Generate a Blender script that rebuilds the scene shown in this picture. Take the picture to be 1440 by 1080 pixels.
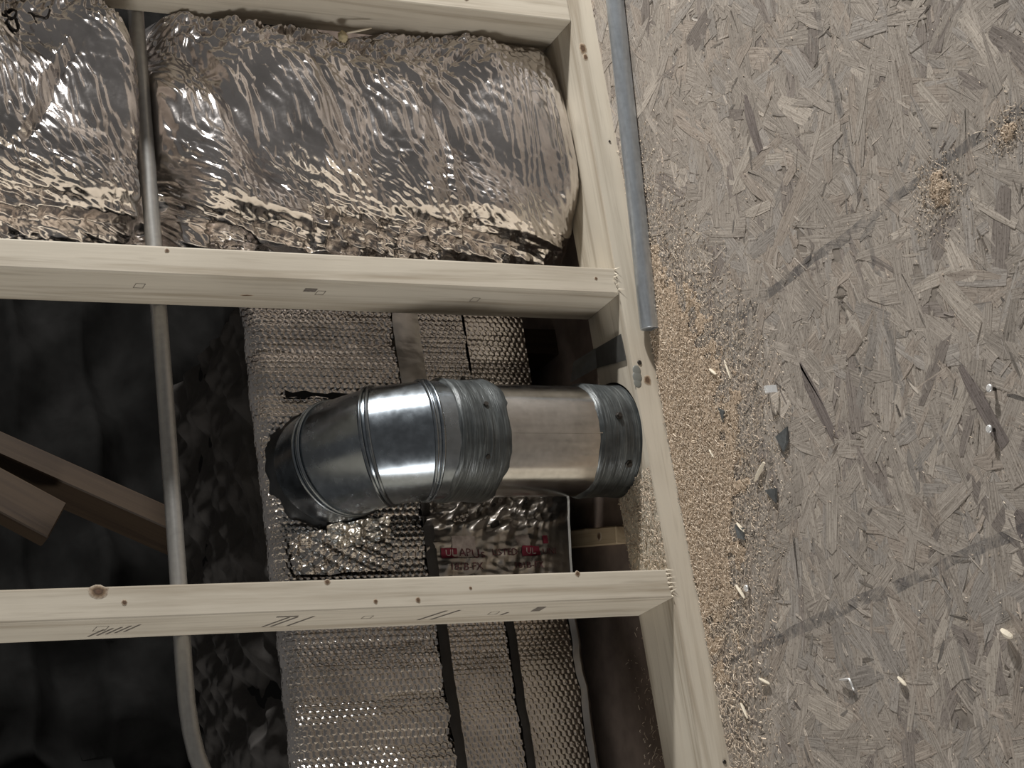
import bpy, bmesh, math, random
import numpy as np
from mathutils import Matrix, Vector

for o in list(bpy.data.objects):
    bpy.data.objects.remove(o)
SC = bpy.context.scene
COL = SC.collection
PI = math.pi
rnd = random.Random(7)
rng = np.random.default_rng(11)

# ------------------------------------------------------------------ camera
# World: +X along the stud wall, +Y into the wall, +Z up.  The phone was held on its side,
# so the picture's left edge is the top of the scene.
cam = bpy.data.cameras.new('camera')
cam.sensor_width = 36.0
cam.lens = 36.0 * 2736.3 / 1440.0
cam.clip_start = 0.05
co = bpy.data.objects.new('camera', cam)
COL.objects.link(co)
RX = Vector((-0.14538166, -0.42528394, -0.89330719))
RY = Vector((-0.93506867, 0.35408726, -0.01639501))
RF = Vector((0.32328122, 0.83292004, -0.44914748))
M = Matrix.Identity(4)
for i in range(3):
    M[i][0], M[i][1], M[i][2] = RX[i], -RY[i], -RF[i]
M[0][3], M[1][3], M[2][3] = -0.4997, -2.0044, 1.2965
co.matrix_world = M
SC.camera = co

# ------------------------------------------------------------------ light
SC.view_settings.view_transform = 'Standard'
SC.view_settings.look = 'None'
SC.view_settings.gamma = 1.0
SC.view_settings.use_curve_mapping = False
SC.view_settings.exposure = -0.12

w = bpy.data.worlds.new('attic_air')
SC.world = w
w.use_nodes = True
w.node_tree.nodes['Background'].inputs[0].default_value = (1.0, 0.97, 0.94, 1)
w.node_tree.nodes['Background'].inputs[1].default_value = 0.12


def lamp(name, kind, loc, power, color, size=0.1, target=None):
    l = bpy.data.lights.new(name, kind)
    l.energy = power
    l.color = color
    if kind == 'AREA':
        l.size = size
    else:
        l.shadow_soft_size = size
    o = bpy.data.objects.new(name, l)
    COL.objects.link(o)
    o.location = loc
    if target is not None:
        o.rotation_euler = (Vector(target) - Vector(loc)).to_track_quat('-Z', 'Y').to_euler()
    return o


lamp('work_light', 'POINT', (3.0, -1.0, 0.95), 600.0, (1.0, 0.985, 0.96), 0.09)
lamp('attic_lamp', 'AREA', (-2.6, -.85, .95), 40.0, (1.0, 0.98, 0.95), 0.6, (0.2, 0.0, 0.2))


# ------------------------------------------------------------------ helpers
def tag(o, label=None, cat=None, group=None, kind=None):
    if label: o['label'] = label
    if cat: o['category'] = cat
    if group: o['group'] = group
    if kind: o['kind'] = kind
    return o


def empty(name, loc, label, cat, group=None):
    o = bpy.data.objects.new(name, None)
    o.empty_display_size = 0.05
    COL.objects.link(o)
    o.location = loc
    tag(o, label, cat, group)
    bpy.context.view_layer.update()
    return o


def link(name, me, mat=None, parent=None):
    o = bpy.data.objects.new(name, me)
    COL.objects.link(o)
    if mat is not None:
        me.materials.append(mat)
    if parent is not None:
        o.parent = parent
        # geometry is written in world coordinates; undo the parent's place
        pm = Matrix.Identity(4)
        q = parent
        while q is not None:
            pm = Matrix.LocRotScale(q.location, q.rotation_euler, q.scale) @ q.matrix_parent_inverse @ pm if False else pm
            q = q.parent
        o.matrix_parent_inverse = world_of(parent).inverted()
    return o


def world_of(o):
    m = Matrix.LocRotScale(o.location, o.rotation_euler.to_quaternion(), o.scale)
    if o.parent is not None:
        m = world_of(o.parent) @ o.matrix_parent_inverse @ m
    return m


def from_bm(name, bm, mat, parent=None, smooth=False):
    me = bpy.data.meshes.new(name)
    bmesh.ops.recalc_face_normals(bm, faces=bm.faces)
    for f in bm.faces:
        f.smooth = smooth
    bm.to_mesh(me)
    bm.free()
    return link(name, me, mat, parent)


def arrays(name, V, F, mat, parent=None, smooth=False, col=None, uv=None):
    """V (n,3), F list of index lists or an (m,k) array; col (n,3) per vertex; uv (n,2) per vertex."""
    me = bpy.data.meshes.new(name)
    V = np.asarray(V, dtype=np.float32)
    if isinstance(F, np.ndarray):
        m, k = F.shape
        me.vertices.add(len(V))
        me.vertices.foreach_set('co', V.ravel())
        me.loops.add(m * k)
        me.loops.foreach_set('vertex_index', F.astype(np.int32).ravel())
        me.polygons.add(m)
        me.polygons.foreach_set('loop_start', np.arange(0, m * k, k, dtype=np.int32))
        me.polygons.foreach_set('use_smooth', np.full(m, smooth, dtype=bool))
        me.update(calc_edges=True)
    else:
        me.from_pydata(V.tolist(), [], F)
        me.polygons.foreach_set('use_smooth', np.full(len(me.polygons), smooth, dtype=bool))
    if col is not None:
        a = me.color_attributes.new('tone', 'FLOAT_COLOR', 'POINT')
        c4 = np.ones((len(V), 4), dtype=np.float32)
        c4[:, :3] = col
        a.data.foreach_set('color', c4.ravel())
    if uv is not None:
        l = me.uv_layers.new(name='UVMap')
        idx = np.zeros(len(me.loops), dtype=np.int32)
        me.loops.foreach_get('vertex_index', idx)
        l.data.foreach_set('uv', np.asarray(uv, dtype=np.float32)[idx].ravel())
    me.validate()
    return link(name, me, mat, parent)


def gridfaces(nu, nv, wrap=False):
    a = np.arange(nu * nv).reshape(nu, nv)
    if wrap:
        a = np.concatenate([a, a[:1]], 0)
    return np.stack([a[:-1, :-1], a[1:, :-1], a[1:, 1:], a[:-1, 1:]], -1).reshape(-1, 4)


def grid(name, P, mat, parent=None, smooth=True, wrap=False, flip=False, mask=None):
    nu, nv = P.shape[:2]
    F = gridfaces(nu, nv, wrap)
    if flip:
        F = F[:, ::-1]
    if mask is not None:
        mk = mask.ravel()
        F = F[mk[F].all(1)]
    return arrays(name, P.reshape(-1, 3), F, mat, parent, smooth)


def box_bm(bm, lo, hi, bevel=0.0, seg=1):
    r = bmesh.ops.create_cube(bm, size=1.0)
    vs = r['verts']
    for v in vs:
        v.co = Vector([lo[i] + (hi[i] - lo[i]) * (v.co[i] + 0.5) for i in range(3)])
    if bevel:
        es = {e for v in vs for e in v.link_edges}
        bmesh.ops.bevel(bm, geom=list(es), offset=bevel, segments=seg, affect='EDGES', profile=0.6)


def tube_grid(path, r, n=16):
    """rings along a path; r scalar or list"""
    path = [Vector(p) for p in path]
    rings = []
    up = None
    for i, p in enumerate(path):
        t = (path[min(i + 1, len(path) - 1)] - path[max(i - 1, 0)]).normalized()
        if up is None:
            up = Vector((0, 0, 1)) if abs(t.z) < .9 else Vector((0, 1, 0))
        a = (up - t * up.dot(t)).normalized()
        b = t.cross(a)
        rr = r[i] if isinstance(r, (list, tuple)) else r
        rings.append([(p + (a * math.cos(k * 2 * PI / n) + b * math.sin(k * 2 * PI / n)) * rr)[:] for k in range(n)])
    return np.array(rings)


def tube(name, path, r, mat, parent=None, n=16, caps=True, smooth=True):
    P = tube_grid(path, r, n)
    m = len(P)
    F = []
    for i in range(m - 1):
        for k in range(n):
            k2 = (k + 1) % n
            F.append([i * n + k, (i + 1) * n + k, (i + 1) * n + k2, i * n + k2])
    if caps:
        F.append([k for k in range(n)])
        F.append([(m - 1) * n + k for k in range(n - 1, -1, -1)])
    o = arrays(name, P.reshape(-1, 3), F, mat, parent, smooth)
    if caps:
        o.data.polygons[-1].use_smooth = False
        o.data.polygons[-2].use_smooth = False
    return o


# ------------------------------------------------------------------ numeric noise
def vnoise(x, y, seed=0):
    xi = np.floor(x).astype(np.int64)
    yi = np.floor(y).astype(np.int64)
    fx = x - xi
    fy = y - yi
    fx = fx * fx * (3 - 2 * fx)
    fy = fy * fy * (3 - 2 * fy)

    def h(a, b):
        n = (a * 374761393 + b * 668265263 + seed * 974634541) & 0x7fffffff
        n = ((n ^ (n >> 13)) * 1274126177) & 0x7fffffff
        return ((n ^ (n >> 16)) & 0xffff) / 65535.0
    return (h(xi, yi) * (1 - fx) + h(xi + 1, yi) * fx) * (1 - fy) + (h(xi, yi + 1) * (1 - fx) + h(xi + 1, yi + 1) * fx) * fy


def fbm(x, y, seed=0, oct=4):
    s = 0
    a = .5
    for k in range(oct):
        s = s + a * vnoise(x * 2 ** k, y * 2 ** k, seed + k)
        a *= .5
    return s


def crinkle(u, v, seed, n=14, f0=8.0, f1=45.0, ang=None, spread=PI):
    """sharp creases as in handled foil: many folded ramps in random directions, each in its own patch"""
    r = np.random.default_rng(seed)
    h = np.zeros_like(u)
    for k in range(n):
        a = r.uniform(-spread / 2, spread / 2) + (ang if ang is not None else 0)
        f = f0 * (f1 / f0) ** r.uniform()
        ph = r.uniform(0, 10)
        wob = (vnoise(u * f * .25 + ph, v * f * .25, seed + k) - .5) * 1.6
        t = f * (u * math.cos(a) + v * math.sin(a)) + wob + ph
        tri = np.abs(t - np.floor(t) - .5) * 2
        m = np.clip(vnoise(u * f * .2 + 3 * ph, v * f * .2 - ph, seed + 50 + k) * 2.4 - .7, 0, 1)
        h += (tri - .5) * m / f
    return h


def sstep(a, b, x):
    t = np.clip((x - a) / (b - a), 0, 1)
    return t * t * (3 - 2 * t)


# ------------------------------------------------------------------ materials
class NT:
    def __init__(s, name):
        s.m = bpy.data.materials.new(name)
        s.m.use_nodes = True
        s.t = s.m.node_tree
        s.b = s.t.nodes['Principled BSDF']

    def n(s, kind, **kw):
        x = s.t.nodes.new(kind)
        for k, v in kw.items():
            if k.startswith('i_'):
                x.inputs[k[2:].replace('_', ' ')].default_value = v
            else:
                setattr(x, k, v)
        return x

    def l(s, a, b):
        s.t.links.new(a, b)

    def coord(s, scale, which='Object', rot=(0, 0, 0)):
        c = s.n('ShaderNodeTexCoord')
        mp = s.n('ShaderNodeMapping')
        mp.inputs['Scale'].default_value = scale
        mp.inputs['Rotation'].default_value = rot
        s.l(c.outputs[which], mp.inputs[0])
        return mp.outputs[0]

    def noise(s, vec, scale, detail=4, rough=.55, dist=0):
        x = s.n('ShaderNodeTexNoise')
        x.inputs['Scale'].default_value = scale
        x.inputs['Detail'].default_value = detail
        x.inputs['Roughness'].default_value = rough
        x.inputs['Distortion'].default_value = dist
        s.l(vec, x.inputs['Vector'])
        return x.outputs['Fac']

    def ramp(s, fac, stops):
        x = s.n('ShaderNodeValToRGB')
        e = x.color_ramp.elements
        while len(e) < len(stops):
            e.new(.5)
        for q, (p, c) in zip(e, stops):
            q.position = p
            q.color = (c if len(c) == 4 else (*c, 1))
        s.l(fac, x.inputs[0])
        return x.outputs[0]

    def mix(s, a, b, fac, mode='MIX'):
        x = s.n('ShaderNodeMix', data_type='RGBA', blend_type=mode)
        for sock, v in ((x.inputs[6], a), (x.inputs[7], b)):
            if isinstance(v, tuple):
                sock.default_value = (*v, 1) if len(v) == 3 else v
            else:
                s.l(v, sock)
        if isinstance(fac, (int, float)):
            x.inputs[0].default_value = fac
        else:
            s.l(fac, x.inputs[0])
        return x.outputs[2]

    def math(s, op, a, b=None):
        x = s.n('ShaderNodeMath', operation=op)
        for i, v in enumerate((a, b)):
            if v is None:
                continue
            if isinstance(v, (int, float)):
                x.inputs[i].default_value = v
            else:
                s.l(v, x.inputs[i])
        return x.outputs[0]

    def bump(s, h, strength, dist=.002):
        x = s.n('ShaderNodeBump')
        x.inputs['Strength'].default_value = strength
        x.inputs['Distance'].default_value = dist
        s.l(h, x.inputs['Height'])
        s.l(x.outputs[0], s.b.inputs['Normal'])

    def base(s, c):
        if isinstance(c, tuple):
            s.b.inputs['Base Color'].default_value = (*c, 1)
        else:
            s.l(c, s.b.inputs['Base Color'])

    def set(s, rough=None, metal=None, spec=None):
        if rough is not None:
            if isinstance(rough, (int, float)):
                s.b.inputs['Roughness'].default_value = rough
            else:
                s.l(rough, s.b.inputs['Roughness'])
        if metal is not None:
            s.b.inputs['Metallic'].default_value = metal
        if spec is not None:
            s.b.inputs['Specular IOR Level'].default_value = spec


def wood_mat(name, light, dark, axis, rough=.62, knotty=.0):
    """axis: 0,1,2 = the grain's direction"""
    t = NT(name)
    sc = [38.0, 38.0, 38.0]
    sc[axis] = 1.6
    v = t.coord(tuple(sc))
    g = t.noise(v, 1.0, 5, .6, .4)
    sc2 = [150.0, 150.0, 150.0]
    sc2[axis] = 7.0
    fi = t.noise(t.coord(tuple(sc2)), 1.0, 3, .6)
    sc3 = [5.0, 5.0, 5.0]
    bl = t.noise(t.coord(tuple(sc3)), 1.0, 3)
    c = t.ramp(g, [(.36, dark), (.5, light), (.62, tuple(x * 1.05 for x in light)), (.75, tuple(.5 * (a + b) for a, b in zip(light, dark)))])
    c = t.mix(c, tuple(x * .80 for x in dark), t.ramp(fi, [(.56, (0, 0, 0)), (.76, (.55, .55, .55))]))
    c = t.mix(c, tuple(.45 * a + .45 * b for a, b in zip(light, dark)), t.ramp(bl, [(.5, (0, 0, 0)), (.75, (.5, .5, .5))]))
    t.base(c)
    t.set(rough, 0, .3)
    t.bump(t.math('ADD', g, fi), .18, .001)
    return t.m


def plain(name, c, rough=.5, metal=0.0, spec=.5, var=.0, vscale=60, bump=.0):
    t = NT(name)
    v = t.coord((1, 1, 1))
    n = t.noise(v, vscale, 4)
    if var:
        t.base(t.ramp(n, [(.25, tuple(x * (1 - var) for x in c)), (.75, tuple(min(1, x * (1 + var)) for x in c))]))
    else:
        t.base(c)
    t.set(rough, metal, spec)
    if bump:
        t.bump(n, bump, .001)
    return t.m


PINE = wood_mat('pine_upright', (.53, .480, .395), (.37, .318, .245), 2)
PINEX = wood_mat('pine_lengthwise', (.53, .480, .395), (.36, .308, .238), 0)
PINEY = wood_mat('pine_offcut', (.40, .31, .20), (.25, .18, .11), 1)
WEBW = wood_mat('dimmed_timber', (.046, .030, .018), (.030, .019, .012), 2)  # brown taken far down to stand in for the weak light back there
KNOT = None


def knot_mat():
    t = NT('knot_wood')
    c = t.n('ShaderNodeTexCoord')
    gr = t.n('ShaderNodeAttribute', attribute_name='tone')
    n = t.noise(c.outputs['Object'], 260, 3)
    cc = t.mix(gr.outputs['Color'], (.05, .025, .012), t.ramp(n, [(.45, (0, 0, 0)), (.7, (.6, .6, .6))]))
    t.base(cc)
    t.set(.6)
    return t.m


KNOT = knot_mat()


def foil_mat(name, c, rough, bscale, bstr, metal=1.0, c2=None):
    t = NT(name)
    v = t.coord((1, 1, 1))
    vo = t.n('ShaderNodeTexVoronoi', feature='DISTANCE_TO_EDGE')
    vo.inputs['Scale'].default_value = bscale
    wv = t.n('ShaderNodeTexNoise')
    wv.inputs['Scale'].default_value = bscale * .5
    t.l(v, wv.inputs['Vector'])
    mx = t.n('ShaderNodeVectorMath', operation='MULTIPLY_ADD')
    mx.inputs[1].default_value = (.02, .02, .02)
    t.l(wv.outputs['Color'], mx.inputs[0])
    t.l(v, mx.inputs[2])
    t.l(mx.outputs[0], vo.inputs['Vector'])
    n2 = t.noise(v, bscale * 2.2, 4, .65)
    h = t.math('ADD', t.math('MINIMUM', vo.outputs['Distance'], .25), t.math('MULTIPLY', n2, .35))
    big = t.noise(v, 14, 4)
    t.base(t.mix(c, c2 or tuple(x * .72 for x in c), t.ramp(big, [(.4, (0, 0, 0)), (.65, (1, 1, 1))])))
    t.set(t.math('ADD', t.math('MULTIPLY', n2, .16), rough), metal)
    t.bump(h, bstr, .004)
    return t.m


FOIL = foil_mat('crinkled_foil', (.78, .735, .71), .13, 75, .10)
BUBBLE = foil_mat('bubble_foil', (.66, .62, .59), .10, 160, .06)
TAPE = foil_mat('smooth_foil_tape', (.52, .49, .46), .24, 70, .07)
DARKFOIL = foil_mat('dull_dark_jacket', (.046, .041, .037), .85, 60, .2, metal=.0)


def steel_mat(name, c, rough, stretch=(6, 6, 260), bstr=.05, metal=1.0, var=.2):
    t = NT(name)
    n = t.noise(t.coord(stretch), 1.0, 4)
    sp = t.noise(t.coord((1, 1, 1)), 120, 3)
    t.base(t.mix(tuple(x * (1 - var) for x in c), c, t.ramp(t.math('MULTIPLY', t.math('ADD', n, sp), .5), [(.35, (0, 0, 0)), (.62, (1, 1, 1))])))
    t.set(t.math('ADD', t.math('MULTIPLY', n, .18), rough - .09), metal)
    t.bump(n, bstr, .001)
    return t.m


STEEL = steel_mat('galvanized_steel', (.66, .65, .63), .19, (40, 40, 40), .012)
ELBOW = steel_mat('dark_galvanized_steel', (.30, .335, .37), .25, (60, 60, 60), .03)
CONDUIT = steel_mat('dull_conduit_steel', (.42, .41, .39), .42, (5, 220, 220), .05, .75)
TUBING = steel_mat('blue_grey_tubing', (.56, .605, .65), .36, (5, 260, 260), .08, .65)
MASTIC = None


def mastic_mat():
    t = NT('brushed_grey_mastic')
    n = t.noise(t.coord((24, 24, 420)), 1.0, 4, .6, .8)
    b = t.noise(t.coord((1, 1, 1)), 34, 4)
    c = t.ramp(n, [(.3, (.030, .034, .035)), (.55, (.075, .083, .084)), (.75, (.17, .185, .185))])
    t.base(t.mix(c, (.022, .025, .027), t.ramp(b, [(.45, (0, 0, 0)), (.7, (.75, .75, .75))])))
    t.set(.36, .25, .5)
    t.bump(n, .5, .0015)
    return t.m


MASTIC = mastic_mat()
SEALANT = plain('black_sealant', (.012, .013, .014), .42, 0, .5, .3, 80, .6)
BLACK = plain('black_void', (.010, .010, .010), .8, 0, .2)
NAIL = plain('dark_nail_steel', (.05, .045, .04), .45, .7)
SHINY = plain('bright_steel', (.88, .88, .87), .34, .55)
INK = plain('stamp_ink', (.16, .14, .12), .8, 0, .1, .4, 300)
MARKER = plain('black_marker', (.03, .025, .022), .5, 0, .3)
REDINK = plain('crimson_print', (.17, .018, .035), .5, .2, .4, .35, 120)
PALEINK = plain('pale_print', (.40, .34, .31), .5, .2, .4, .3, 120)
GREYINK = plain('maroon_print', (.10, .035, .04), .5, .2, .4, .3, 120)
SPLINTER = plain('fresh_splinter', (.78, .70, .56), .6, 0, .3, .12, 90)
SHARD = plain('slate_grey_flake', (.10, .105, .105), .6, 0, .3, .3, 150, .3)


def tone_mat(name, rough, grain=False):
    t = NT(name)
    a = t.n('ShaderNodeAttribute', attribute_name='tone')
    c = a.outputs['Color']
    if grain:
        uv = t.n('ShaderNodeUVMap')
        mp = t.n('ShaderNodeMapping')
        mp.inputs['Scale'].default_value = (22, 620, 1)
        t.l(uv.outputs[0], mp.inputs[0])
        g = t.noise(mp.outputs[0], 1.0, 4, .65)
        c = t.mix(c, t.mix(c, (.42, .40, .38), 1.0, 'MULTIPLY'), t.ramp(g, [(.42, (0, 0, 0)), (.66, (.75, .75, .75))]))
        c = t.mix(c, t.mix(c, (1.35, 1.33, 1.3), 1.0, 'MULTIPLY'), t.ramp(g, [(.3, (.6, .6, .6)), (.45, (0, 0, 0))]))
        sp = t.noise(t.coord((1, 1, 1)), 330, 4, .7)
        c = t.mix(c, t.mix(c, (.45, .42, .40), 1.0, 'MULTIPLY'), t.ramp(sp, [(.54, (0, 0, 0)), (.66, (.8, .8, .8))]))
        # ink lines printed on the panel: two along the joist rows and one across
        pos = t.n('ShaderNodeTexCoord').outputs['Object']
        sx = t.n('ShaderNodeSeparateXYZ')
        t.l(pos, sx.inputs[0])
        wob = t.noise(pos, 9, 2)
        brk = t.ramp(t.noise(pos, 42, 4, .7), [(.40, (.12, .12, .12)), (.60, (1, 1, 1))])
        tot = None
        for axis, at, hw in (('X', .297, .0060), ('X', -.092, .0065), ('Y', -.461, .0040)):
            d = t.math('ABSOLUTE', t.math('ADD', t.math('SUBTRACT', sx.outputs[axis], at), t.math('MULTIPLY', t.math('SUBTRACT', wob, .5), .02)))
            k = t.math('MULTIPLY', t.math('LESS_THAN', d, hw), .62 if axis == 'X' else .4)
            tot = k if tot is None else t.math('MAXIMUM', tot, k)
        c = t.mix(c, (.060, .060, .064), t.math('MULTIPLY', tot, brk))
        t.bump(t.math('ADD', g, t.math('MULTIPLY', sp, .6)), .30, .0012)
    t.base(c)
    t.set(rough, 0, .25)
    return t.m


STRAND = tone_mat('pressed_wood_strands', .75, True)
DUST = tone_mat('sawdust_grains', .8)
FLOORB = plain('osb_resin_wood', (.23, .20, .17), .8, 0, .2, .3, 90, .5)

# ------------------------------------------------------------------ setting: floor, back wall
bm = bmesh.new()
box_bm(bm, (-1.0, -1.5, -.02), (1.8, 1.2, 0.0))
floor = from_bm('floor', bm, FLOORB)
tag(floor, 'grey brown oriented strand board subfloor', None, None, 'structure')

# pressed strands of the board's face: thin irregular slivers, overlapping
VV, FF, CC, UV = [], [], [], []


def strand(cx, cy, ang, L, W, z, tone, tilt):
    ca, sa = math.cos(ang), math.sin(ang)
    n0 = len(VV)
    e1 = rnd.uniform(-.25, .25)
    e2 = rnd.uniform(-.25, .25)
    prof = [(-.5, -.5 + abs(e1) * .6), (-.5 + e1 * .35, 0.0), (-.5, .5 - rnd.uniform(0, .4)), (-.1, .5), (.25, .5 - rnd.uniform(0, .12)),
            (.5, .5 - rnd.uniform(0, .6)), (.5 + e2 * .3, 0.05), (.5, -.5 + rnd.uniform(0, .4)), (.1, -.5), (-.2, -.5 + rnd.uniform(0, .1))]
    for (a, b) in prof:
        x = a * L
        y = b * W
        hz = z + tilt[0] * a + tilt[1] * b
        VV.append((cx + x * ca - y * sa, cy + x * sa + y * ca, hz))
        CC.append(tone)
        UV.append((x + cx * 7, y + cy * 5))
    for (a, b) in prof:
        x = a * L
        y = b * W
        VV.append((cx + x * ca - y * sa, cy + x * sa + y * ca, -.0008))
        CC.append(tuple(q * .8 for q in tone))
        UV.append((x + cx * 7, y + cy * 5))
    k = len(prof)
    FF.append([n0 + i for i in range(k)])
    for i in range(k):
        j = (i + 1) % k
        FF.append([n0 + i, n0 + k + i, n0 + k + j, n0 + j])


def floor_tone():
    r = rnd.random()
    b = rnd.gauss(1.0, .075)
    base = (.345, .306, .265)
    if r < .06:
        base = (.43, .382, .328)
    elif r < .13:
        base = (.25, .218, .193)
    elif r < .28:
        base = (.325, .295, .264)
    elif r < .42:
        base = (.345, .297, .252)
    return tuple(max(.04, x * b * 1.13) for x in base)


for i in range(9500):
    cx = rnd.uniform(-.55, 1.15)
    cy = rnd.uniform(-1.05, .03)
    big = rnd.random()
    if big < .50:
        L, W = rnd.uniform(.045, .115), rnd.uniform(.014, .034)
    elif big < .72:
        L, W = rnd.uniform(.025, .06), rnd.uniform(.006, .016)
    else:
        L, W = rnd.uniform(.010, .032), rnd.uniform(.0012, .0045)
    ang = rnd.gauss(.25, .75) if rnd.random() < .75 else rnd.uniform(0, PI)
    tn_ = floor_tone()
    if big > .72:
        q_ = rnd.choice((1.35, 1.25, 1.0, .62, .5))
        tn_ = tuple(q_ * e_ for e_ in tn_)
    strand(cx, cy, ang, L, W, rnd.uniform(.0002, .0009) + (.0002 if big > .72 else 0), tn_,
           (rnd.gauss(0, .0004), rnd.gauss(0, .0004)))
# a few broad dark strands the photograph shows clearly
for cx, cy, a, L, W in ((.142, -.313, .33, .115, .017), (.042, -.575, .35, .105, .017), (.50, -.30, .1, .08, .017), (-.10, -.60, .5, .06, .03)):
    strand(cx, cy, a, L, W, .0013, (.21, .18, .165), (0, 0))
for cx, cy, a, L, W in ((.60, -.56, -.5, .10, .012), (.42, -.50, -.6, .09, .010), (.02, -.30, -.35, .09, .022), (-.19, -.45, .1, .045, .04)):
    strand(cx, cy, a, L, W, .0013, (.42, .375, .325), (0, 0))
st = arrays('osb_strand', np.array(VV), FF, STRAND, floor, False, np.array(CC), np.array(UV))
tag(st, None, None, None, 'stuff')

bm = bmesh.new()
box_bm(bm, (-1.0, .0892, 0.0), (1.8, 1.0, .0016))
bf = from_bm('floor', bm, plain('brown_board_shade', (.20, .155, .128), .8, 0, .15, .30, 24, .4))  # brown darkened to carry the deep shade behind the plate
tag(bf, 'reddish brown board floor behind the bottom plate, darkened for the shade there', None, None, 'structure')

# draped insulation closing the space behind the plenum, deep shade put into its colour
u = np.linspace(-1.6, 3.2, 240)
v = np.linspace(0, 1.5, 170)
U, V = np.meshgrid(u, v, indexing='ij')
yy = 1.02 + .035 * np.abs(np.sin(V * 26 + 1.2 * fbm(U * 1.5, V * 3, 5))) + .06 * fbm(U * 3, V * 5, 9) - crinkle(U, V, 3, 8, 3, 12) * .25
wb = grid('wall_back', np.stack([U, yy, V], -1), plain('drape_painted_dark', (.010, .0098, .0095), .9, 0, .0, .3, 20), None, True)
tag(wb, 'draped insulation in the dark space behind, its shade painted in as black', None, None, 'structure')


# ------------------------------------------------------------------ framing lumber
def knot(parent, c, r, normal, stretch=(1, 1), rings=5, name='knot'):
    """low dome of ring wood on a board's face"""
    n = Vector(normal).normalized()
    a = Vector((0, 0, 1)) if abs(n.z) < .9 else Vector((1, 0, 0))
    b = n.cross(a)
    V_, F_, C_ = [], [], []
    N = 14
    c = Vector(c)
    jit = [rnd.uniform(.85, 1.15) for _ in range(N)]
    V_.append((c + n * .0004)[:])
    C_.append((.10, .05, .025))
    tones = [(.13, .075, .045), (.07, .040, .022), (.20, .135, .08), (.36, .28, .20), (.50, .43, .34)]
    for k in range(1, rings + 1):
        q = k / rings
        for i in range(N):
            an = i * 2 * PI / N
            V_.append((c + (a * math.cos(an) * stretch[0] + b * math.sin(an) * stretch[1]) * (r * q * jit[i]) + n * (.00035 * (1 - q * q) - .0002 * (k == rings) + .0001))[:])
            C_.append(tones[k - 1])
    for i in range(N):
        F_.append([0, 1 + i, 1 + (i + 1) % N])
    for k in range(1, rings):
        for i in range(N):
            j = (i + 1) % N
            F_.append([1 + (k - 1) * N + i, 1 + k * N + i, 1 + k * N + j, 1 + (k - 1) * N + j])
    return arrays(name, V_, F_, KNOT, parent, True, np.array(C_))


def nail_head(parent, c, normal, r=.0042):
    n = Vector(normal).normalized()
    a = Vector((0, 0, 1)) if abs(n.z) < .9 else Vector((1, 0, 0))
    c = Vector(c)
    return tube('nail_head', [c - n * .001, c + n * .0008, c + n * .0013], [r, r, r * .75], NAIL, parent, 12)


def ink_rects(parent, quads, name='ink_stamp'):
    """thin printed strokes on a face: list of (origin, along, across)"""
    V_, F_ = [], []
    for o, a, b in quads:
        k = len(V_)
        o, a, b = Vector(o), Vector(a), Vector(b)
        V_ += [o[:], (o + a)[:], (o + a + b)[:], (o + b)[:]]
        F_.append([k, k + 1, k + 2, k + 3])
    return tag(arrays(name, V_, F_, INK, parent, False), None, None, None, 'stuff')


def outline(o, a, b, t=.0007):
    o, a, b = Vector(o), Vector(a), Vector(b)
    ta = a.normalized() * t
    tb = b.normalized() * t
    return [(o, a, tb), (o + b - tb, a, tb), (o, ta, b), (o + a - ta, ta, b)]


SP = .4064
ZT = .038


def stud(k, label, x0, w=.0365):
    bm = bmesh.new()
    box_bm(bm, (x0, 0.0, ZT), (x0 + w, .089, 1.15), .0022, 2)
    root = empty('wall_stud', (x0 + w / 2, .0445, ZT), label, 'stud', 'upright pine studs of the wall')
    from_bm('board', bm, PINE, root)
    return root


s0 = stud(-1, 'pine wall stud farthest left, beside the near end of the plate', -SP)
s3 = stud(0, 'pale pine wall stud with a big knot, left of the metal duct, nearest one', 0.0)
knot(s3, (.031, -.0002, .752), .0085, (0, -1, 0), (1.4, .9))
knot(s3, (.018, -.0002, .725), .0035, (0, -1, 0))
knot(s3, (.0335, -.0002, .490), .0038, (0, -1, 0))
knot(s3, (.009, -.0002, .434), .0030, (0, -1, 0))
knot(s3, (.009, -.0002, .381), .0038, (0, -1, 0))
knot(s3, (.034, -.0002, .167), .0038, (0, -1, 0))
knot(s3, (.021, -.0002, .312), .0022, (0, -1, 0))
X3 = -.0004
q = []
q += outline((X3, .030, .735), (0, 0, .014), (0, .020, 0))
for i in range(5):
    q.append(((X3, .028 + .004 * i % 3, .700 + .009 * i), (0, .030, .010), (0, 0, .0028)))
for z0 in (.530, .520, .5):
    q.append(((X3, .022, z0), (0, .040, .018), (0, 0, .0035)))
q.append(((X3, .016, .522), (0, .004, 0), (0, 0, .026)))
for z0 in (.335, .318):
    q.append(((X3, .020, z0), (0, .040, .020), (0, 0, .004)))
q += outline((X3, .03, .425), (0, 0, .012), (0, .012, 0))
q += outline((X3, .035, .26), (0, 0, .012), (0, .012, 0))
q.append(((X3, .04, .245), (0, .012, .004), (0, 0, .004)))
q.append(((X3, .02, .205), (0, .02, 0), (0, 0, .012)))
ink_rects(s3, q)

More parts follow.
